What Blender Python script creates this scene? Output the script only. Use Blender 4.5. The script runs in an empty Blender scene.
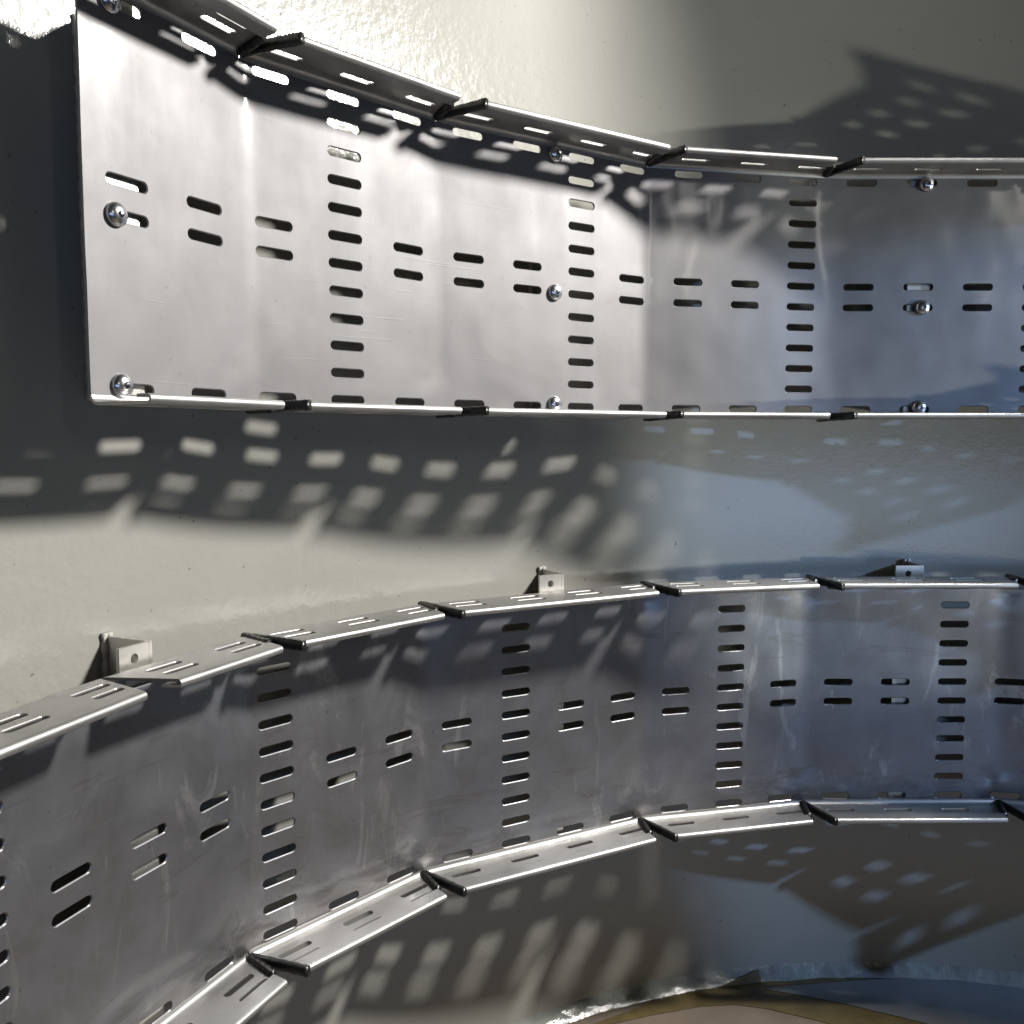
import bpy, math, random
from mathutils import Vector, Matrix, noise
from mathutils.geometry import delaunay_2d_cdt
random.seed(7)
K = 0.025            # metres per slot pitch unit
FLOOR = -29.4        # floor height in units, camera at zero
SC = bpy.context.scene
COL = SC.collection

def W(x, y, z):      # units -> metres, floor at z = 0
    return Vector((x * K, y * K, (z - FLOOR) * K))

# ------------------------------------------------------------------ materials
def nodes(name):
    m = bpy.data.materials.new(name); m.use_nodes = True
    nt = m.node_tree; nt.nodes.clear()
    out = nt.nodes.new('ShaderNodeOutputMaterial'); b = nt.nodes.new('ShaderNodeBsdfPrincipled')
    nt.links.new(b.outputs[0], out.inputs[0])
    return m, nt, b
def N(nt, t, **kw):
    n = nt.nodes.new(t)
    for k, v in kw.items():
        if k in n.inputs.keys() if isinstance(k, str) else False: n.inputs[k].default_value = v
        else: setattr(n, k, v)
    return n
def tex(nt, scale, detail=3, rough=.5, vec=None, stretch=None, dist=0.0):
    tc = N(nt, 'ShaderNodeTexCoord'); v = tc.outputs['Object']
    if stretch:
        mp = N(nt, 'ShaderNodeMapping'); mp.inputs['Scale'].default_value = stretch
        nt.links.new(v, mp.inputs[0]); v = mp.outputs[0]
    n = N(nt, 'ShaderNodeTexNoise'); n.inputs['Scale'].default_value = scale
    n.inputs['Detail'].default_value = detail; n.inputs['Roughness'].default_value = rough
    n.inputs['Distortion'].default_value = dist
    nt.links.new(v, n.inputs['Vector'])
    return n.outputs['Fac']
def ramp(nt, fac, stops):
    r = N(nt, 'ShaderNodeValToRGB'); e = r.color_ramp.elements
    while len(e) < len(stops): e.new(.5)
    for el, (p, c) in zip(e, stops):
        el.position = p; el.color = (*c, 1) if isinstance(c, tuple) else (c, c, c, 1)
    nt.links.new(fac, r.inputs[0]); return r.outputs[0]
def mix(nt, fac, a, b, mode='MIX'):
    n = N(nt, 'ShaderNodeMix', data_type='RGBA', blend_type=mode)
    if isinstance(fac, float): n.inputs[0].default_value = fac
    else: nt.links.new(fac, n.inputs[0])
    for s, i in ((a, 6), (b, 7)):
        if isinstance(s, tuple): n.inputs[i].default_value = (*s, 1)
        else: nt.links.new(s, n.inputs[i])
    return n.outputs[2]
def bump(nt, b, layers):
    prev = None
    for h, st, di in layers:
        n = N(nt, 'ShaderNodeBump'); n.inputs['Strength'].default_value = st; n.inputs['Distance'].default_value = di
        nt.links.new(h, n.inputs['Height'])
        if prev: nt.links.new(prev, n.inputs['Normal'])
        prev = n.outputs[0]
    nt.links.new(prev, b.inputs['Normal'])

def steel(name, col=(.230, .233, .247), r0=.42, r1=.57, dirt=True, metal=.9, coat=.22, grime=False):
    m, nt, b = nodes(name)
    b.inputs['Metallic'].default_value = metal
    b.inputs['Coat Weight'].default_value = coat; b.inputs['Coat Roughness'].default_value = .12; b.inputs['Coat IOR'].default_value = 1.8
    smudge = tex(nt, 9, 4, .6, dist=.8)
    cloud = tex(nt, 24, 3, .6)
    streak = tex(nt, 5, 4, .65, stretch=(6, 6, .8), dist=.4)
    c = ramp(nt, smudge, [(.3, tuple(x * .80 for x in col)), (.7, tuple(x * 1.06 for x in col))])
    if dirt:
        c = mix(nt, ramp(nt, streak, [(.60, 0.), (.74, .28)]), c, (.19, .175, .165))
        sp = tex(nt, 150, 2, .6)
        c = mix(nt, ramp(nt, sp, [(.70, 0.), (.76, .55)]), c, (.10, .095, .09))
    if grime:
        c = mix(nt, .10, c, (.10, .10, .10))
        g1 = tex(nt, 11, 5, .7, dist=2.5)
        c = mix(nt, ramp(nt, g1, [(.50, 0.), (.60, .35), (.66, .1)]), c, (.15, .145, .14))
        g2 = tex(nt, 16, 5, .7, stretch=(1, 1, .35), dist=1.5)
        c = mix(nt, ramp(nt, g2, [(.58, 0.), (.66, .4)]), c, (.40, .40, .40))
        g3 = tex(nt, 7, 4, .7, stretch=(.7, .7, 6), dist=.6)
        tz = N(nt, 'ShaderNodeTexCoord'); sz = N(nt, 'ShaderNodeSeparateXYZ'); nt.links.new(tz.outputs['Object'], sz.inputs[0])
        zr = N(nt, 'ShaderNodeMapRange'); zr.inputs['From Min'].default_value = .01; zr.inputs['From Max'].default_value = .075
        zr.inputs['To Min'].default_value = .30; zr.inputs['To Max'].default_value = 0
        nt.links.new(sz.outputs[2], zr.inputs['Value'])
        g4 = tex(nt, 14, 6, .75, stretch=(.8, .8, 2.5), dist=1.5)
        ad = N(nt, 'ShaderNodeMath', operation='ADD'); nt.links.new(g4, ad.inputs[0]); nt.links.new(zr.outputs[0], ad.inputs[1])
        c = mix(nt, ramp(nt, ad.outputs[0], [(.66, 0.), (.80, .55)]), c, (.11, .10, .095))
        c = mix(nt, ramp(nt, g3, [(.62, 0.), (.66, .5), (.70, 0.)]), c, (.13, .12, .115))
    nt.links.new(c, b.inputs['Base Color'])
    mr = N(nt, 'ShaderNodeMapRange'); mr.inputs['To Min'].default_value = r0; mr.inputs['To Max'].default_value = r1
    mr.inputs['From Min'].default_value = .3; mr.inputs['From Max'].default_value = .7
    a = mix(nt, .5, smudge, streak); a = mix(nt, .35, a, cloud)
    nt.links.new(a, mr.inputs['Value']); nt.links.new(mr.outputs[0], b.inputs['Roughness'])
    grain = tex(nt, 60, 3, .7, stretch=(1, 1, 14))
    wave = tex(nt, 7, 2, .5)
    # sparse scratches
    layers = [(wave, .22, .0012), (grain, .06, .0004)]
    if dirt:
        for rot, sc in ((.35, 5.), (-.5, 4.)):
            tc = N(nt, 'ShaderNodeTexCoord'); mp = N(nt, 'ShaderNodeMapping')
            mp.inputs['Rotation'].default_value = (rot * .4, rot, 0); mp.inputs['Scale'].default_value = (2.2, 2.2, 75)
            nt.links.new(tc.outputs['Object'], mp.inputs[0])
            n = N(nt, 'ShaderNodeTexNoise'); n.inputs['Scale'].default_value = sc; n.inputs['Detail'].default_value = 1
            nt.links.new(mp.outputs[0], n.inputs['Vector'])
            s = ramp(nt, n.outputs['Fac'], [(.735, 0.), (.76, 1.)])
            layers.append((s, .2, .0002))
    bump(nt, b, layers)
    return m
M_STEEL = steel('brushed_steel', (.160, .158, .163), .54, .68, metal=.6, coat=.16)
M_FLANGE = steel('flange_steel', (.36, .355, .35), .40, .56)
M_GRIMY = steel('grimy_steel', (.205, .209, .226), grime=True)
M_BRKT = steel('bracket_steel', (.50, .49, .46), .32, .5)
M_BOLT = steel('bolt_steel', (.60, .60, .62), .18, .28, dirt=False, metal=1, coat=0)

def paint():
    m, nt, b = nodes('tank_paint')
    big = tex(nt, 3, 4, .6); fine = tex(nt, 60, 3, .6)
    c = ramp(nt, big, [(.3, (.245, .243, .222)), (.7, (.275, .273, .250))])
    c = mix(nt, ramp(nt, fine, [(.70, 0.), (.78, .25)]), c, (.20, .20, .18))
    drip = tex(nt, 6, 4, .6, stretch=(5, 5, .7))
    c = mix(nt, ramp(nt, drip, [(.62, 0.), (.8, .25)]), c, (.27, .265, .24))
    sp = tex(nt, 170, 1, .5)
    c = mix(nt, ramp(nt, sp, [(.76, 0.), (.79, .7)]), c, (.1, .1, .09))
    nt.links.new(c, b.inputs['Base Color'])
    b.inputs['Roughness'].default_value = .14
    b.inputs['Specular IOR Level'].default_value = .32
    peel = tex(nt, 95, 3, .55); peel2 = tex(nt, 300, 2, .5); lo = tex(nt, 9, 2, .5)
    patch = ramp(nt, tex(nt, 2.4, 2, .5), [(.42, .25), (.62, 1.)])
    mu = N(nt, 'ShaderNodeMath', operation='MULTIPLY'); gx = N(nt, 'ShaderNodeTexCoord'); sx_ = N(nt, 'ShaderNodeSeparateXYZ'); nt.links.new(gx.outputs['Object'], sx_.inputs[0])
    mx_ = N(nt, 'ShaderNodeMapRange'); mx_.inputs['From Min'].default_value = -.30; mx_.inputs['From Max'].default_value = -.6
    mx_.inputs['To Min'].default_value = .3; mx_.inputs['To Max'].default_value = 2.2
    nt.links.new(sx_.outputs[0], mx_.inputs['Value'])
    m2 = N(nt, 'ShaderNodeMath', operation='MULTIPLY'); nt.links.new(peel, m2.inputs[0]); nt.links.new(mx_.outputs[0], m2.inputs[1])
    nt.links.new(m2.outputs[0], mu.inputs[0]); nt.links.new(patch, mu.inputs[1])
    bump(nt, b, [(lo, .12, .003), (mu.outputs[0], .26, .0014), (peel2, .2, .0004)])
    return m
M_WALL = paint()
def simple(name, c0, c1, rough, sc=30, bst=.3, bd=.001, spec=.5):
    m, nt, b = nodes(name)
    n = tex(nt, sc, 4, .6)
    nt.links.new(ramp(nt, n, [(.3, c0), (.7, c1)]), b.inputs['Base Color'])
    b.inputs['Roughness'].default_value = rough; b.inputs['Specular IOR Level'].default_value = spec
    bump(nt, b, [(tex(nt, sc * 3, 3, .6), bst, bd)])
    return m
M_RUB = simple('black_rubber', (.006, .006, .006), (.014, .014, .014), .3, 60, .5, .001)
M_FLOOR = simple('floor_dusty', (.075, .059, .045), (.11, .088, .068), .6, 14, .4, .001)
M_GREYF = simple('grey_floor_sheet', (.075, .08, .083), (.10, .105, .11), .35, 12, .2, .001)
M_BROWN = simple('brown_piece', (.055, .042, .018), (.085, .065, .03), .3, 25, .4, .001)  # even brown for the floor strip and the pointed piece
M_BEAD = simple('sealant', (.13, .14, .13), (.19, .20, .185), .24, 40, .45, .002)
M_WELD = simple('weld_paint', (.36, .355, .33), (.44, .43, .40), .3, 200, .8, .002)
M_DARK = simple('dark_recess', (.01, .01, .01), (.02, .02, .02), .6)

# ------------------------------------------------------------------ object helpers
def tag(o, label=None, cat=None, group=None, kind=None):
    if label: o['label'] = label
    if cat: o['category'] = cat
    if group: o['group'] = group
    if kind: o['kind'] = kind
    return o
def root(name, loc):
    o = bpy.data.objects.new(name, None); COL.objects.link(o); o.location = loc
    o.empty_display_size = .02
    return o
def link(name, verts, faces, mat, parent=None, smooth=False, loopn=None, origin=None):
    org = parent.location if parent else (origin or Vector((0, 0, 0)))
    me = bpy.data.meshes.new(name)
    me.from_pydata([tuple(v - org) for v in verts], [], faces)
    me.materials.append(mat)
    if smooth or loopn: me.polygons.foreach_set('use_smooth', [True] * len(me.polygons))
    if loopn: me.normals_split_custom_set(loopn)
    o = bpy.data.objects.new(name, me); COL.objects.link(o)
    if parent: o.parent = parent
    elif origin: o.location = origin
    me.update()
    return o

# ------------------------------------------------------------------ tray plans (fitted)
A = 2.9446
class Plan:
    def __init__(s, x0, y0, ph, B, w=.34, wide={}):
        s.ph, s.B, s.x0, s.y0, s.wide = ph, B, x0, y0, wide
        s.ds = .01; s.s0 = -7.0; s.n = 2600
        P = [(0, 0)]
        for i in range(s.n):
            a = s.head(s.s0 + (i + .5) * s.ds, w)
            P.append((P[-1][0] + math.cos(a) * A * s.ds, P[-1][1] + math.sin(a) * A * s.ds))
        i0 = round(-s.s0 / s.ds); q = P[i0]
        s.P = [(p[0] - q[0] + x0, p[1] - q[1] + y0) for p in P]
        s.w = w
    def head(s, t, w=None):
        w = w or s.w
        a = s.ph[0]
        for b, p0, p1 in zip(s.B, s.ph, s.ph[1:]):
            u = min(1, max(0, (t - b) / s.wide.get(b, w) + .5)); u = u * u * (3 - 2 * u)
            a += (p1 - p0) * u
        return a
    def at(s, t):
        f = (t - s.s0) / s.ds; i = int(f); f -= i
        p, q = s.P[i], s.P[i + 1]
        return (p[0] + (q[0] - p[0]) * f, p[1] + (q[1] - p[1]) * f)
    def sharp(s, t):      # exact polyline
        ed = [-99] + s.B + [99]; lo, hi = (0, t) if t >= 0 else (t, 0); x = y = 0
        for k in range(len(s.ph)):
            l = max(lo, ed[k]); h = min(hi, ed[k + 1])
            if h > l: x += (h - l) * A * math.cos(s.ph[k]); y += (h - l) * A * math.sin(s.ph[k])
        g = 1 if t >= 0 else -1
        return (s.x0 + g * x, s.y0 + g * y)

# ------------------------------------------------------------------ sheet builder
def slot(cu, cv, hl, hh, n=7):
    pts = []
    for sg in (1, -1):
        for i in range(n):
            a = -math.pi / 2 + math.pi * i / (n - 1)
            pts.append((cu + sg * ((hl - hh) + hh * math.cos(a)), cv + sg * hh * math.sin(a)))
    return pts
def inside(p, poly):
    x, y = p; c = False; n = len(poly)
    for i in range(n):
        x1, y1 = poly[i]; x2, y2 = poly[(i + 1) % n]
        if (y1 > y) != (y2 > y) and x < (x2 - x1) * (y - y1) / (y2 - y1) + x1: c = not c
    return c
def sheet(name, outer, holes, grid, fmap, th, mat, parent, sgn=1, rows=()):
    """outer/holes: polygons in (u, v) units; grid: extra points; fmap(u, v) -> unit Vector."""
    pts, edges = [], []
    def poly(pl):
        b = len(pts); pts.extend(pl); n = len(pl)
        edges.extend([(b + i, b + (i + 1) % n) for i in range(n)])
    poly(outer)
    bb = []
    CH = .032 if name == 'base_plate' else .012; orig = {}
    def grow(h):
        cu = sum(p[0] for p in h) / len(h); cv = sum(p[1] for p in h) / len(h)
        hu = max(p[0] for p in h) - cu; hv = max(p[1] for p in h) - cv
        ku = 1 + CH * (1 / A if hu < .3 and hv > .12 else 1) / hu; kv = 1 + CH / hv
        return [(cu + (p[0] - cu) * ku, cv + (p[1] - cv) * kv) for p in h]
    big = [grow(h) for h in holes]
    for h, g_ in zip(holes, big):
        for p, q in zip(h, g_): orig[(round(q[0], 3), round(q[1], 3))] = p
    holes = big
    for h in holes:
        poly(h); xs = [p[0] for p in h]; ys = [p[1] for p in h]
        bb.append((min(xs) - .03, max(xs) + .03, min(ys) - .03, max(ys) + .03))
    for g in grid:
        if not inside(g, outer): continue
        if any(x0 < g[0] < x1 and y0 < g[1] < y1 for x0, x1, y0, y1 in bb): continue
        pts.append(g)
    for row in rows:
        b0 = len(pts); pts.extend(row); edges.extend([(b0 + i, b0 + i + 1) for i in range(len(row) - 1)])
    r = delaunay_2d_cdt([Vector(p) for p in pts], edges, [], 0, 1e-5)
    V, F = r[0], r[2]
    holebb = [(b, h) for b, h in zip(bb, holes)]
    tris = []
    for f in F:
        c = sum((V[i] for i in f), Vector((0, 0))) / len(f)
        if not inside(c, outer): continue
        if any(b[0] < c[0] < b[1] and b[2] < c[1] < b[3] and inside(c, h) for b, h in holebb): continue
        a = (V[f[1]] - V[f[0]]).cross(V[f[2]] - V[f[0]])
        if abs(a) < 1e-9: continue
        tris.append(tuple(f) if a * sgn > 0 else tuple(reversed(f)))
    used = sorted({i for t in tris for i in t}); idx = {i: k for k, i in enumerate(used)}
    nv = len(used); P, Nn = [], []
    for i in used:
        u, v = V[i]; e = .004
        p = fmap(u, v)
        n = (fmap(u + e, v) - fmap(u - e, v)).cross(fmap(u, v + e) - fmap(u, v - e)) * sgn
        n.normalize(); P.append(p); Nn.append(n)
    verts = [W(*p) for p in P] + [W(*(p - n * th)) for p, n in zip(P, Nn)]
    faces, ln = [], []
    ec = {}
    for t in tris:
        t = [idx[i] for i in t]
        faces.append(tuple(t)); ln += [tuple(Nn[i]) for i in t]
        faces.append(tuple(nv + i for i in reversed(t))); ln += [tuple(-Nn[i]) for i in reversed(t)]
        for j in range(3):
            ec[(t[j], t[(j + 1) % 3])] = 1
    for (a, b) in list(ec):
        if (b, a) not in ec:
            oa = orig.get((round(V[used[a]][0], 3), round(V[used[a]][1], 3))); ob = orig.get((round(V[used[b]][0], 3), round(V[used[b]][1], 3)))
            if oa and ob:
                k0 = len(verts)
                pa_, pb_ = fmap(*oa), fmap(*ob)
                verts += [W(*(pa_ - Nn[a] * .035)), W(*(pb_ - Nn[b] * .035)), W(*(pa_ - Nn[a] * (th - .03))), W(*(pb_ - Nn[b] * (th - .03)))]
                for q in ((b, a, k0, k0 + 1), (k0 + 1, k0, k0 + 2, k0 + 3), (k0 + 3, k0 + 2, nv + a, nv + b)):
                    fn = (verts[q[1]] - verts[q[0]]).cross(verts[q[2]] - verts[q[0]])
                    if fn.length < 1e-12: fn = (verts[q[2]] - verts[q[0]]).cross(verts[q[3]] - verts[q[0]])
                    fn.normalize()
                    faces.append(q); ln += [tuple(fn)] * 4
                continue
            q = (b, a, nv + a, nv + b)
            fn = (verts[q[1]] - verts[q[0]]).cross(verts[q[2]] - verts[q[0]]).normalized()
            faces.append(q)
            # tiny rolled edge: front loops lean to the front normal
            for vi in q:
                nn = fn if vi >= nv else (fn * .8 + Nn[vi] * .45).normalized()
                ln.append(tuple(nn))
    return link(name, verts, faces, mat, parent, loopn=ln)

# ------------------------------------------------------------------ swept bar
def sweep(path, sect, up, closed_ends=True):
    """path: Vectors (units); sect(i, n) -> list of (a, b); up: Vector."""
    V, F = [], []; n = len(path); m = None
    for i, p in enumerate(path):
        t = (path[min(i + 1, n - 1)] - path[max(i - 1, 0)]).normalized()
        s = t.cross(up).normalized(); u2 = s.cross(t).normalized()
        sc = sect(i, n); m = len(sc)
        V += [p + s * a + u2 * b for a, b in sc]
    for i in range(n - 1):
        for j in range(m):
            k = (j + 1) % m
            F.append((i * m + j, i * m + k, (i + 1) * m + k, (i + 1) * m + j))
    F.append(tuple(reversed(range(m)))); F.append(tuple((n - 1) * m + j for j in range(m)))
    return V, F

ZH = 5.92; RC = .22; TH = .09; DW = 2.42; HR = .055; HB = .54
def profile(v):
    """v: arclength from the end of the plate -> (d outwards, h inwards from the flange plane)."""
    q = RC * math.pi / 2
    if v < q: a = v / RC; return RC * (1 - math.cos(a)), RC * (1 - math.sin(a))
    v -= q; fl = DW - RC - HR - .1
    if v < fl: return RC + v, 0.0
    v -= fl; q2 = HR * math.pi
    if v < q2: a = v / HR; return DW - HR - .1 + HR * math.sin(a), HR * (1 - math.cos(a))
    v -= q2
    return DW - HR - .1 - v, 2 * HR
VQ = RC * math.pi / 2; VF = VQ + DW - RC - HR - .1; VH = VF + HR * math.pi; VE = VH + HB
VGRID = [0, .12, .24] + [VQ, VF] + [VF + HR * math.pi * k / 6 for k in range(1, 6)] + [VH, VE]

def tray(name, label, plan, z0, s0, s1, cuts_t, cuts_b, waves, seed, bolts=()):
    px, py = plan.at(s0 + .01)
    r = root(name, W(px, py, z0 - ZH))
    tag(r, label, 'cable tray', 'perforated steel cable trays on the tank wall')
    rnd = random.Random(seed)
    dents = []
    for c in cuts_b: dents.append((c, z0 - ZH + .95, .26, .65, .08 + rnd.random() * .05)); dents.append((c - .2, z0 - ZH + 1.3, .16, .4, -.07))
    for c in cuts_t: dents.append((c, z0 + ZH - .8, .2, .6, -.05))
    def off(s, z):
        o = .05 * noise.noise(Vector((s * .75, z * .16, seed))) * waves + .018 * waves * noise.noise(Vector((s * 2.4, z * .5, seed + 9)))
        for cs, cz, ws, wz, a in dents:
            q = ((s - cs) / ws) ** 2 + ((z - cz) / wz) ** 2
            if q < 9: o += a * math.exp(-q) * (waves - .9) / .4
        k = (ZH - abs(z - z0)) / .8
        return o * max(0, min(1, k))
    def fm(s, z):
        x, y = plan.at(s); a = plan.head(s); o = off(s, z)
        return Vector((x + math.sin(a) * o, y - math.cos(a) * o, z))
    zb, zt = z0 - ZH + RC, z0 + ZH - RC
    holes = []
    for i in range(math.ceil(s0 + .1), math.floor(s1 - .3) + 1):
        rows = range(1, 13) if i % 4 == 0 else (1, 6, 7, 12)
        for w in rows: holes.append(slot(i, z0 + 6.5 - w, .243, 1, 7) and
            [(i + (p[0]), z0 + 6.5 - w + p[1]) for p in slotuv(.243, .155)])
    us = []
    u = s0
    while u < s1:
        d = min(abs(u - b) * (.34 / plan.wide.get(b, .34)) for b in plan.B)
        us.append(u); u += .034 if d < .3 else .12
    us.append(s1)
    nz = 34
    outer = [(u, zb) for u in us] + [(s1, zb + (zt - zb) * k / nz) for k in range(1, nz)] + [(u, zt) for u in reversed(us)] + [(s0, zt - (zt - zb) * k / nz) for k in range(1, nz)]
    grid = [(u, zb + (zt - zb) * k / nz) for u in us[1:-1] for k in range(1, nz)]
    sheet('base_plate', outer, holes, grid, fm, TH, M_GRIMY if waves > 1.1 else M_STEEL, r, 1)
    # side flanges
    for side, cuts in ((1, cuts_t), (-1, cuts_b)):
        ed = [s0] + list(cuts) + [s1]
        for k in range(len(ed) - 1):
            sa, sb = ed[k], ed[k + 1]
            pa, pb = plan.sharp(sa), plan.sharp(sb)
            dx, dy = pb[0] - pa[0], pb[1] - pa[1]; L = math.hypot(dx, dy); dx /= L; dy /= L
            n = (dy, -dx)
            tilt = rnd.uniform(-.012, .012)
            def ff(u, v, pa=pa, dx=dx, dy=dy, n=n, side=side, tilt=tilt):
                d, h = profile(v)
                return Vector((pa[0] + dx * u + n[0] * d, pa[1] + dy * u + n[1] * d, z0 + side * (ZH - h + tilt * d * 0)))
            def ea(d): return 0.0 if k == 0 else .03 + .345 * d
            def eb(d): return L if k == len(ed) - 2 else L - .03 - .345 * d
            lf = [(ea(profile(v)[0]), v) for v in VGRID]; rt = [(eb(profile(v)[0]), v) for v in VGRID]
            # rounded hem corners
            lf[-1] = (lf[-1][0] + .1, lf[-1][1]); rt[-1] = (rt[-1][0] - .1, rt[-1][1])
            m = max(2, int(L / .8))
            bot = [(lf[0][0] + (rt[0][0] - lf[0][0]) * j / m, 0) for j in range(1, m)]
            top = [(rt[-1][0] + (lf[-1][0] - rt[-1][0]) * j / m, VE) for j in range(1, m)]
            outer = [lf[0]] + bot + rt + top + list(reversed(lf[1:]))
            grid = [(l[0] + (q[0] - l[0]) * j / m, l[1]) for l, q in zip(lf[1:-1], rt[1:-1]) for j in range(1, m)]
            rows = [[(l[0] + (q[0] - l[0]) * j / m, l[1]) for j in range(m + 1)] for l, q in zip(lf[1:-1], rt[1:-1])]
            hs = []
            for i in range(math.ceil(sa), math.floor(sb) + 1):
                q = plan.sharp(i); uc = (q[0] - pa[0]) * dx + (q[1] - pa[1]) * dy
                for d in (.82, 1.5):
                    v = VQ + d - RC; u0, u1 = uc - .7, uc + .7
                    lo, hi = ea(d) + .18, eb(d) - .18
                    u0 = max(u0, lo); u1 = min(u1, hi)
                    if u1 - u0 < .6: continue
                    hl = (u1 - u0) / 2
                    hs.append([((u0 + u1) / 2 + p[0], v + p[1]) for p in slotuv(hl, .15)])
            sheet('side_flange', outer, hs, [], ff, TH, M_FLANGE, r, side, rows)
            # rubber edge trims along the V cuts
            for end in (0, 1):
                if (end == 0 and k == 0) or (end == 1 and k == len(ed) - 2): continue
                if side == 1 and name == 'cable_tray' and s0 < -4 and ((end == 1 and k == 0) or (end == 0 and k == 1)): continue
                dmax = (DW + .05) if end == 0 else (DW - HB - .32)
                pth = []; nn = 34; ph1 = rnd.random() * 6
                for i in range(nn):
                    t = i / (nn - 1); dd = .05 + (dmax - .05) * t
                    uu = (ea(dd) - .02) if end == 0 else (eb(dd) + .02)
                    hh = .05 + (.07 * t if end == 0 else 0) + .008 * math.sin(t * 5 + ph1) - TH * .5
                    pth.append(Vector((pa[0] + dx * uu + n[0] * dd, pa[1] + dy * uu + n[1] * dd, z0 + side * (ZH - hh))))
                def sect(i, nn, ph1=ph1):
                    g = 1 + .10 * (i % 2) + .04 * math.sin(i * .9 + ph1)
                    e = .96 if i in (0, nn - 1) else 1
                    a, b = .135 * g * e, .178 * g * e
                    return [(a * math.copysign(abs(math.cos(q)) ** .6, math.cos(q)), b * math.copysign(abs(math.sin(q)) ** .6, math.sin(q))) for q in [2 * math.pi * j / 12 for j in range(12)]]
                V, F = sweep(pth, sect, Vector((0, 0, 1)))
                link('edge_trim', [W(*v) for v in V], F, M_RUB, r, smooth=True)
    # round headed screws through the plate
    for s, dz in bolts:
        x, y = plan.at(s); a = plan.head(s)
        n = Vector((math.sin(a), -math.cos(a), 0)); t = Vector((math.cos(a), math.sin(a), 0)); up = Vector((0, 0, 1))
        c = Vector((x, y, z0 + dz)) + n * off(s, z0 + dz)
        V, F = [], []; m = 28
        prof = [(.36, .0), (.36, .05)] + [(.36 * math.cos(q), .05 + .21 * math.sin(q)) for q in (.25, .5, .75, 1.0, 1.2)] + [(.115, .25), (.1, .13)]
        for rr, h in prof:
            for j in range(m):
                q = 2 * math.pi * j / m
                if rr <= .115: # hex recess
                    w = (q % (math.pi / 3)) - math.pi / 6; k2 = rr * math.cos(math.pi / 6) / math.cos(w)
                else: k2 = rr
                V.append(c + n * h + t * (k2 * math.cos(q)) + up * (k2 * math.sin(q)))
        for i in range(len(prof) - 1):
            for j in range(m):
                F.append((i * m + j, i * m + (j + 1) % m, (i + 1) * m + (j + 1) % m, (i + 1) * m + j))
        F.append(tuple((len(prof) - 1) * m + j for j in range(m)))
        o = link('bolt', [W(*v) for v in V], F, M_BOLT, r, smooth=True)
        o.data.set_sharp_from_angle(angle=math.radians(40))
    return r

def slotuv(hl, hh, n=7):
    """slot outline; u is scaled so that the ends are round in space for the plate too."""
    k = 1.0 if hl > .3 else 1 / A
    pts = []
    for sg in (1, -1):
        for i in range(n):
            a = -math.pi / 2 + math.pi * i / (n - 1)
            pts.append((sg * (hl - hh * k + hh * k * math.cos(a)), sg * hh * math.sin(a)))
    return pts

PU = Plan(-6.1654, 34.1848, [1.0889, .7777, .583, .2023, .0014, -.24, -.5], [-1.3254, 1.4917, 5.2391, 8.3974, 12.1, 15.6], wide={8.3974: 1.1})
PL = Plan(-8.7617, 32.7588, [1.3, 1.1575, .8228, .493, .2307, .0118, -.2, -.47], [-2.9522, -.3652, 2.4499, 6.3987, 9.4058, 12.8167, 16.2])
ZU, ZL = 7.0103, -12.9092
tray('cable_tray', 'upper perforated steel cable tray with round bolt heads, its cut end at the left', PU, ZU, -3.5, 16.9,
     [-1.42, 1.49, 5.3, 8.4, 12.1, 15.6], [-1.42, 1.49, 5.3, 8.4, 12.1, 15.6], 1.0, 3,
     [(s, z) for s in (-3.15, 3.49, 10.07) for z in (5.42, -.5, -5.4)])
tray('cable_tray', 'lower perforated steel cable tray with grimy smudged base, below the painted wall band', PL, ZL, -5.2, 17.6,
     [-2.6, -.45, 2.42, 6.38, 9.42, 12.9, 16.2], [-2.95, -.5, 2.42, 6.38, 9.42, 12.9, 16.2], 1.3, 11)

# ------------------------------------------------------------------ the tank wall and floor
CX, CY, R = 18.92, 11.165, 36.67
def wpt(az, z, dr=0.0):
    return Vector((CX + (R + dr) * math.cos(az), CY + (R + dr) * math.sin(az), z))
V, F = [], []; na, nz = 150, 2; a0, a1 = math.radians(62), math.radians(174)
TK = 1.2
for j, z in enumerate((FLOOR - 1, 40.0)):
    for i in range(na + 1):
        a = a0 + (a1 - a0) * i / na
        V.append(W(*wpt(a, z)));
for j, z in enumerate((FLOOR - 1, 40.0)):
    for i in range(na + 1):
        a = a0 + (a1 - a0) * i / na
        V.append(W(*wpt(a, z, TK)))
n1 = na + 1
for i in range(na):
    F.append((i, n1 + i, n1 + i + 1, i + 1)); F.append((2 * n1 + i, 2 * n1 + i + 1, 3 * n1 + i + 1, 3 * n1 + i))
    F.append((n1 + i, 3 * n1 + i, 3 * n1 + i + 1, n1 + i + 1)); F.append((i, i + 1, 2 * n1 + i + 1, 2 * n1 + i))
F.append((0, 2 * n1, 3 * n1, n1)); F.append((na, n1 + na, 3 * n1 + na, 2 * n1 + na))
w = link('tank_wall', V, F, M_WALL, smooth=True, origin=W(CX, CY, FLOOR))
w.data.set_sharp_from_angle(angle=math.radians(30))
tag(w, 'curved grey painted steel tank wall behind the cable trays', 'wall')

V = [W(CX, CY, FLOOR)]; F = []
m = 120
for i in range(m): V.append(W(CX + (R + .5) * math.cos(2 * math.pi * i / m), CY + (R + .5) * math.sin(2 * math.pi * i / m), FLOOR))
V += [v - Vector((0, 0, .02)) for v in V]
for i in range(m):
    j = (i + 1) % m
    F.append((0, 1 + i, 1 + j)); F.append((m + 1, m + 2 + j, m + 2 + i)); F.append((1 + i, m + 2 + i, m + 2 + j, 1 + j))
tag(link('floor', V, F, M_FLOOR), kind='structure')

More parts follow.
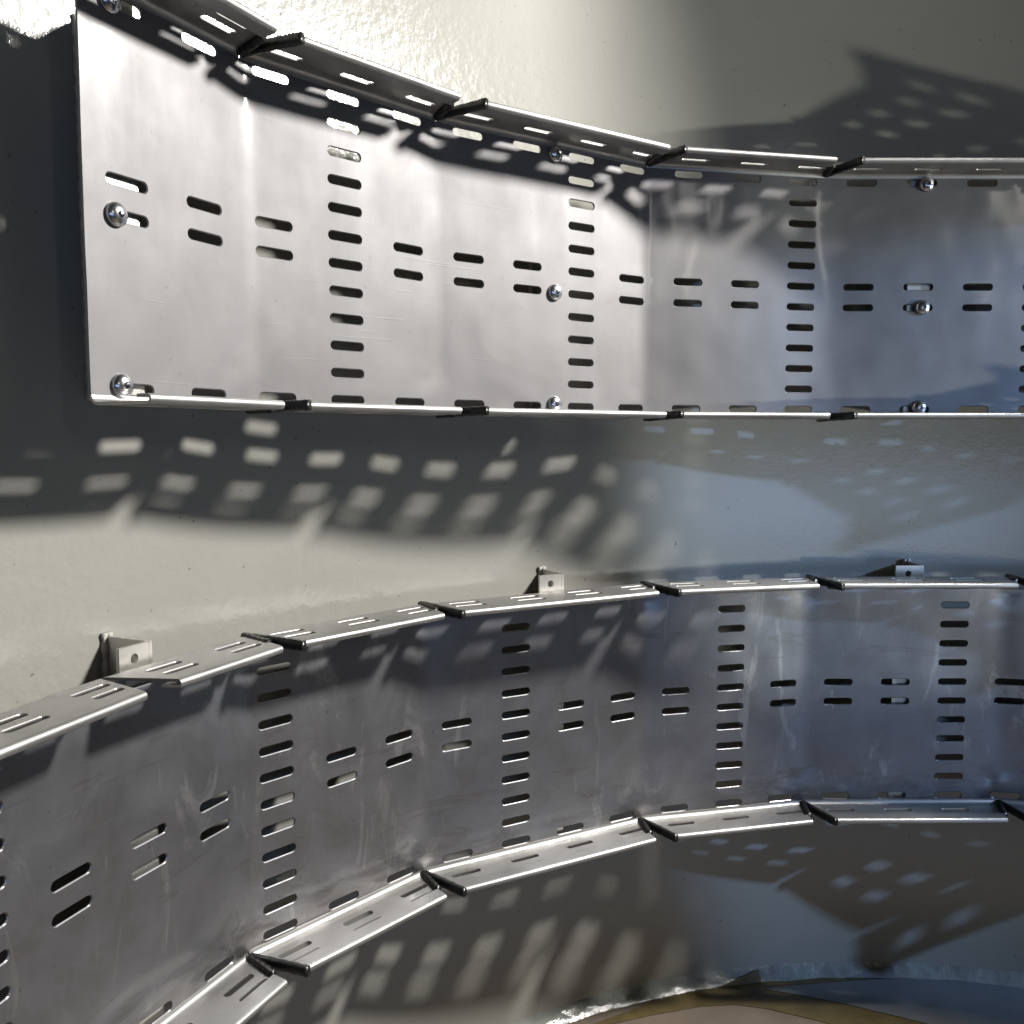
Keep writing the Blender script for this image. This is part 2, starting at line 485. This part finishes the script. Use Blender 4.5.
def slab(name, pts, z, th, mat, **kw):
    n = len(pts); org = W(pts[0][0], pts[0][1], z)
    V = [W(p[0], p[1], z + th) for p in pts] + [W(p[0], p[1], z) for p in pts]
    F = [tuple(range(n)), tuple(reversed(range(n, 2 * n)))] + [(i, n + i, n + (i + 1) % n, (i + 1) % n) for i in range(n)]
    o = link(name, V, F, mat, origin=org); return o
def arc(aa, ab, dr, n=30):
    return [(CX + (R + dr) * math.cos(aa + (ab - aa) * i / n), CY + (R + dr) * math.sin(aa + (ab - aa) * i / n)) for i in range(n + 1)]
def fl(px, py, z=FLOOR):      # floor point given camera pixel measurements (fitted camera)
    u, v = (px - 512) / 903.136, -(py - 512) / 903.136
    c, s = math.cos(.0792), math.sin(.0792)
    y, zz = c + v * s, -s + v * c
    return (u * z / zz, y * z / zz)
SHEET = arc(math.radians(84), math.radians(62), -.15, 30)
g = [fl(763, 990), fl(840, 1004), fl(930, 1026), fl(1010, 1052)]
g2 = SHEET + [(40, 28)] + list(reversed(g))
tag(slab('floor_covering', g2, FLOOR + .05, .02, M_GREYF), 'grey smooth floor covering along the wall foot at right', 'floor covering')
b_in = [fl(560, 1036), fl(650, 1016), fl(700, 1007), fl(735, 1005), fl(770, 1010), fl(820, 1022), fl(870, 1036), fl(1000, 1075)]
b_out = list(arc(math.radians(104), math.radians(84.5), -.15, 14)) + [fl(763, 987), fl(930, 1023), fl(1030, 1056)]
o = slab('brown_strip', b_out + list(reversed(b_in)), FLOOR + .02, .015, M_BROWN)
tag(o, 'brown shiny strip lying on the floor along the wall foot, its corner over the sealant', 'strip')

# sealant bead in the corner of wall and floor
path, V, F = [], [], []; mm = 260; sec = 7
for i in range(mm):
    a = math.radians(62) + math.radians(64) * i / (mm - 1)
    for j in range(sec):
        t = j / (sec - 1)
        hgt = .62 + .08 * noise.noise(Vector((a * 14, 0, 3))); wd = .55 + .10 * noise.noise(Vector((a * 20, 5, 3)))
        q = t * math.pi / 2
        bul = 1 + .10 * noise.noise(Vector((a * 60, t * 3, 1))) + .05 * noise.noise(Vector((a * 160, t * 6, 1)))
        if j in (0, sec - 1): bul = 1
        # concave-to-flat fillet from the floor (t=0) to the wall (t=1)
        x = wd * (1 - math.sin(q)) * bul + .02; z = hgt * (1 - math.cos(q)) * bul
        x, z = wd * ((1 - t) * .75 + (1 - math.sin(q)) * .25) * bul, hgt * (t * .75 + (1 - math.cos(q)) * .25) * bul
        p = wpt(a, FLOOR + .02 + z, -x - .004)
        V.append(W(*p))
for i in range(mm - 1):
    for j in range(sec - 1):
        k = i * sec + j; F.append((k, k + sec, k + sec + 1, k + 1))
o = link('sealant_bead', V, F, M_BEAD, smooth=True, origin=W(CX, CY + R, FLOOR))
tag(o, 'rough shiny grey sealant bead in the corner between wall and floor', 'sealant')

# thin pointed pieces lying up against the bead
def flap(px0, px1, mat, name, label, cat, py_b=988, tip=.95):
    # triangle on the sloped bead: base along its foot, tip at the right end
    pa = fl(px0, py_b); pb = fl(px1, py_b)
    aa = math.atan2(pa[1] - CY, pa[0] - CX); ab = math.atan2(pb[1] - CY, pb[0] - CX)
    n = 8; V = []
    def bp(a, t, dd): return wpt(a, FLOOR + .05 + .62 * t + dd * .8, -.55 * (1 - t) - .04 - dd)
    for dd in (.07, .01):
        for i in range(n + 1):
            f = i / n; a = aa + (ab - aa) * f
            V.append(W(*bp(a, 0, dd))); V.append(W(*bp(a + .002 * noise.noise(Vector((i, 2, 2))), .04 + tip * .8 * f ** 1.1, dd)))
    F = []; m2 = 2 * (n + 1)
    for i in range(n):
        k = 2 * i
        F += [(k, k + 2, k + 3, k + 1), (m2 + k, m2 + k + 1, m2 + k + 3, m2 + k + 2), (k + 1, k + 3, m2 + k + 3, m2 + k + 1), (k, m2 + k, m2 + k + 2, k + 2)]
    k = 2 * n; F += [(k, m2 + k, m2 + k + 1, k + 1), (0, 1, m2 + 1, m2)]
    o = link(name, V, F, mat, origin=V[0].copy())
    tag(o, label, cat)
flap(716, 764, M_BROWN, 'brown_piece', 'brown thin piece with a pointed corner over the sealant bead', 'piece')
flap(852, 900, M_GREYF, 'grey_piece', 'dark grey wedge shaped piece on the sealant bead, right of the brown one', 'piece')

# ------------------------------------------------------------------ wall brackets
def bracket(plan, z0, s, hw, label, ztop, zlow=-5.75):
    x, y = plan.at(s); a = plan.head(s)
    n = Vector((math.sin(a), -math.cos(a), 0)); t = Vector((math.cos(a), math.sin(a), 0))
    c = Vector((x, y, z0)) - n * (TH + .13)
    r = root('wall_bracket', W(c.x, c.y, z0 + zlow)); tag(r, label, 'bracket', 'steel brackets holding the trays off the wall')
    z1, z2 = z0 + zlow, z0 + ztop
    def box(p0, e1, e2, e3):  # corner, edges
        V = [p0 + e1 * i + e2 * j + e3 * k for k in (0, 1) for j in (0, 1) for i in (0, 1)]
        F = [(0, 2, 3, 1), (4, 5, 7, 6), (0, 1, 5, 4), (2, 6, 7, 3), (0, 4, 6, 2), (1, 3, 7, 5)]
        return V, F
    W2 = hw * A
    # front tab with a hole near its top, in sheet form
    def fm(u, v): return c + t * u + Vector((0, 0, v - z0))
    hz = z2 - .42
    hole = [(.0 + .15 * math.cos(q), hz + .15 * math.sin(q)) for q in [2 * math.pi * i / 14 for i in range(14)]]
    sheet('front_tab', [(-W2, z1), (W2, z1), (W2, z2), (-W2, z2)], [hole], [], fm, .12, M_BRKT, r, 1)
    # web running back to the wall from the right side
    q = c + t * (W2 + .13); d = -n
    # distance to the wall circle
    o = Vector((q.x - CX, q.y - CY)); dd = Vector((d.x, d.y)); b_ = o.dot(dd); cc = o.dot(o) - R * R
    ln = -b_ + math.sqrt(b_ * b_ - cc)
    V, F = box(Vector((q.x, q.y, z1)) - t * .12, t * .12, d * (ln + .05), Vector((0, 0, z2 - z1)))
    link('web', [W(*v) for v in V], [tuple(reversed(f)) for f in F], M_BRKT, r)
    # weld beads where the web meets the wall
    e = Vector((q.x, q.y, 0)) + d * (ln - .05)
    V, F = [], []; k = 0
    for side in (-1, 1):
        pth = [Vector((e.x, e.y, z1 + (z2 + .1 - z1) * i / 60)) + t * (side * .1 - .06) for i in range(61)]
        v2, f2 = sweep(pth, lambda i, nn: [((.11 + .025 * math.sin(i * 2.1)) * math.cos(q2), (.11 + .025 * math.sin(i * 2.1)) * math.sin(q2)) for q2 in [2 * math.pi * j / 8 for j in range(8)]], Vector((1, 0, 0)))
        b0 = len(V); V += v2; F += [tuple(b0 + i for i in f) for f in f2]
    # blob at the top
    for i in range(6):
        pass
    link('weld', [W(*v) for v in V], F, M_WELD, r, smooth=True)
    import bmesh
    bm = bmesh.new(); bmesh.ops.create_icosphere(bm, subdivisions=3, radius=1)
    for v in bm.verts:
        v.co *= 1 + .25 * noise.noise(v.co * 2 + Vector((s, 0, 0)))
    V = [e + Vector((v.co.x * .10, v.co.y * .10, z2 + .02 + v.co.z * .11)) for v in bm.verts]
    F = [tuple(v.index for v in f.verts) for f in bm.faces]; bm.free()
    link('weld', [W(*v) for v in V], F, M_WELD, r, smooth=True)
bracket(PL, ZL, -2.05, .20, 'steel bracket above the lower tray at left, beside the untrimmed flange joint', 6.6)
bracket(PL, ZL, 4.66, .2, 'steel bracket with a round hole above the middle of the lower tray', 6.72)
bracket(PL, ZL, 11.2, .22, 'small steel bracket above the right end of the lower tray', 6.5)
bracket(PU, ZU, -3.05, .2, 'bracket behind the left cut end of the upper tray, seen through its slots', 5.8)
bracket(PU, ZU, 3.49, .2, 'bracket behind the middle bolts of the upper tray', 5.8)
bracket(PU, ZU, 10.07, .22, 'bracket behind the right hand bolts of the upper tray', 5.8)

# ------------------------------------------------------------------ added plates out of view that cut off the cold light
hr = root('cold_light_blocker', W(75, 15, FLOOR)); tag(hr, 'added unseen plates far right that block part of the cold light', 'light blocker')
def plate(name, y0, y1, z0, z1):
    V = [W(x, y, z) for x in (75, 76) for y in (y0, y1) for z in (z0, z1)]
    link(name, V, [(0, 1, 3, 2), (4, 6, 7, 5), (0, 4, 5, 1), (2, 3, 7, 6), (0, 2, 6, 4), (1, 5, 7, 3)], M_WALL, hr)
plate('top_blocker', -8, 44, 19.0, 30)
plate('bottom_blocker', -8, 44, FLOOR, -11.8)

# ------------------------------------------------------------------ lights
def spot(name, loc, az, el, power, color, radius, size, blend):
    l = bpy.data.lights.new(name, 'SPOT'); l.energy = power; l.color = color; l.shadow_soft_size = radius
    l.spot_size = math.radians(size); l.spot_blend = blend
    o = bpy.data.objects.new(name, l); COL.objects.link(o); o.location = loc
    az, el = math.radians(az), math.radians(el)
    d = Vector((math.cos(el) * math.cos(az), math.cos(el) * math.sin(az), math.sin(el)))
    o.rotation_euler = d.to_track_quat('-Z', 'Y').to_euler()
    return o
spot('key_lamp', W(45.8, 32.2, 34.4), 244.9, -10, 285, (1, .965, .905), 3.2 * K, 160, .022)
spot('upper_cold_lamp', W(111, 8, 25), 86.2, 0, 290, (.37, .59, 1), 1.1 * K, 150, .035)
spot('lower_cold_lamp', W(111, 8, -11), 86.2, 0, 185, (.97, .98, .86), 1.1 * K, 150, .035)
l = bpy.data.lights.new('window_light', 'AREA'); l.shape = 'RECTANGLE'; l.size = 5 * K; l.size_y = 28 * K; l.energy = 6; l.color = (1, .95, .88)
o = bpy.data.objects.new('window_light', l); COL.objects.link(o); o.location = W(120, -125, 52)
o.rotation_euler = (Vector((12, 46, 0)) - Vector((45, -4, 17))).to_track_quat('-Z', 'Y').to_euler()

wd = bpy.data.worlds.new('World'); SC.world = wd; wd.use_nodes = True
nt = wd.node_tree; bg = nt.nodes['Background']
tc = nt.nodes.new('ShaderNodeTexCoord'); sx = nt.nodes.new('ShaderNodeSeparateXYZ'); nt.links.new(tc.outputs['Generated'], sx.inputs[0])
r = nt.nodes.new('ShaderNodeValToRGB'); e = r.color_ramp.elements
mr = nt.nodes.new('ShaderNodeMapRange'); mr.inputs['From Min'].default_value = -1; mr.inputs['From Max'].default_value = 1
nt.links.new(sx.outputs[0], mr.inputs[0]); nt.links.new(mr.outputs[0], r.inputs[0])
e[0].position = .35; e[0].color = (.135, .115, .08, 1); e[1].position = .9; e[1].color = (.17, .19, .24, 1)
# bright bluish daylight low on the horizon behind the camera
def M(op, a, b=None):
    n = nt.nodes.new('ShaderNodeMath'); n.operation = op
    for i, v in enumerate((a, b)):
        if v is None: continue
        if isinstance(v, (int, float)): n.inputs[i].default_value = v
        else: nt.links.new(v, n.inputs[i])
    return n.outputs[0]
X, Y, Z = sx.outputs[0], sx.outputs[1], sx.outputs[2]
az = M('ARCTAN2', Y, X)
ta = M('DIVIDE', M('ADD', az, math.radians(68)), math.radians(21)); tz = M('DIVIDE', M('ADD', Z, .066), .045)
g = M('EXPONENT', M('MULTIPLY', M('ADD', M('POWER', M('ABSOLUTE', ta), 4), M('POWER', M('ABSOLUTE', tz), 4)), -1))
mx = nt.nodes.new('ShaderNodeMix'); mx.data_type = 'RGBA'; nt.links.new(g, mx.inputs[0]); nt.links.new(r.outputs[0], mx.inputs[6]); mx.inputs[7].default_value = (13, 20, 33, 1)
nt.links.new(mx.outputs[2], bg.inputs[0]); bg.inputs[1].default_value = .16

# ------------------------------------------------------------------ camera
cam = bpy.data.cameras.new('camera'); co = bpy.data.objects.new('camera', cam); COL.objects.link(co)
cam.sensor_width = 36; cam.sensor_fit = 'HORIZONTAL'; cam.lens = 36 * 903.136 / 1024
cam.clip_start = .01; cam.clip_end = 100
co.location = W(0, 0, 0); co.rotation_euler = (math.pi / 2 - .0792, .0008, 0)
SC.camera = co
SC.render.resolution_x = SC.render.resolution_y = 1024
SC.view_settings.view_transform = 'Standard'; SC.view_settings.look = 'None'
SC.view_settings.exposure = 0; SC.view_settings.gamma = 1
SC.view_settings.use_curve_mapping = False
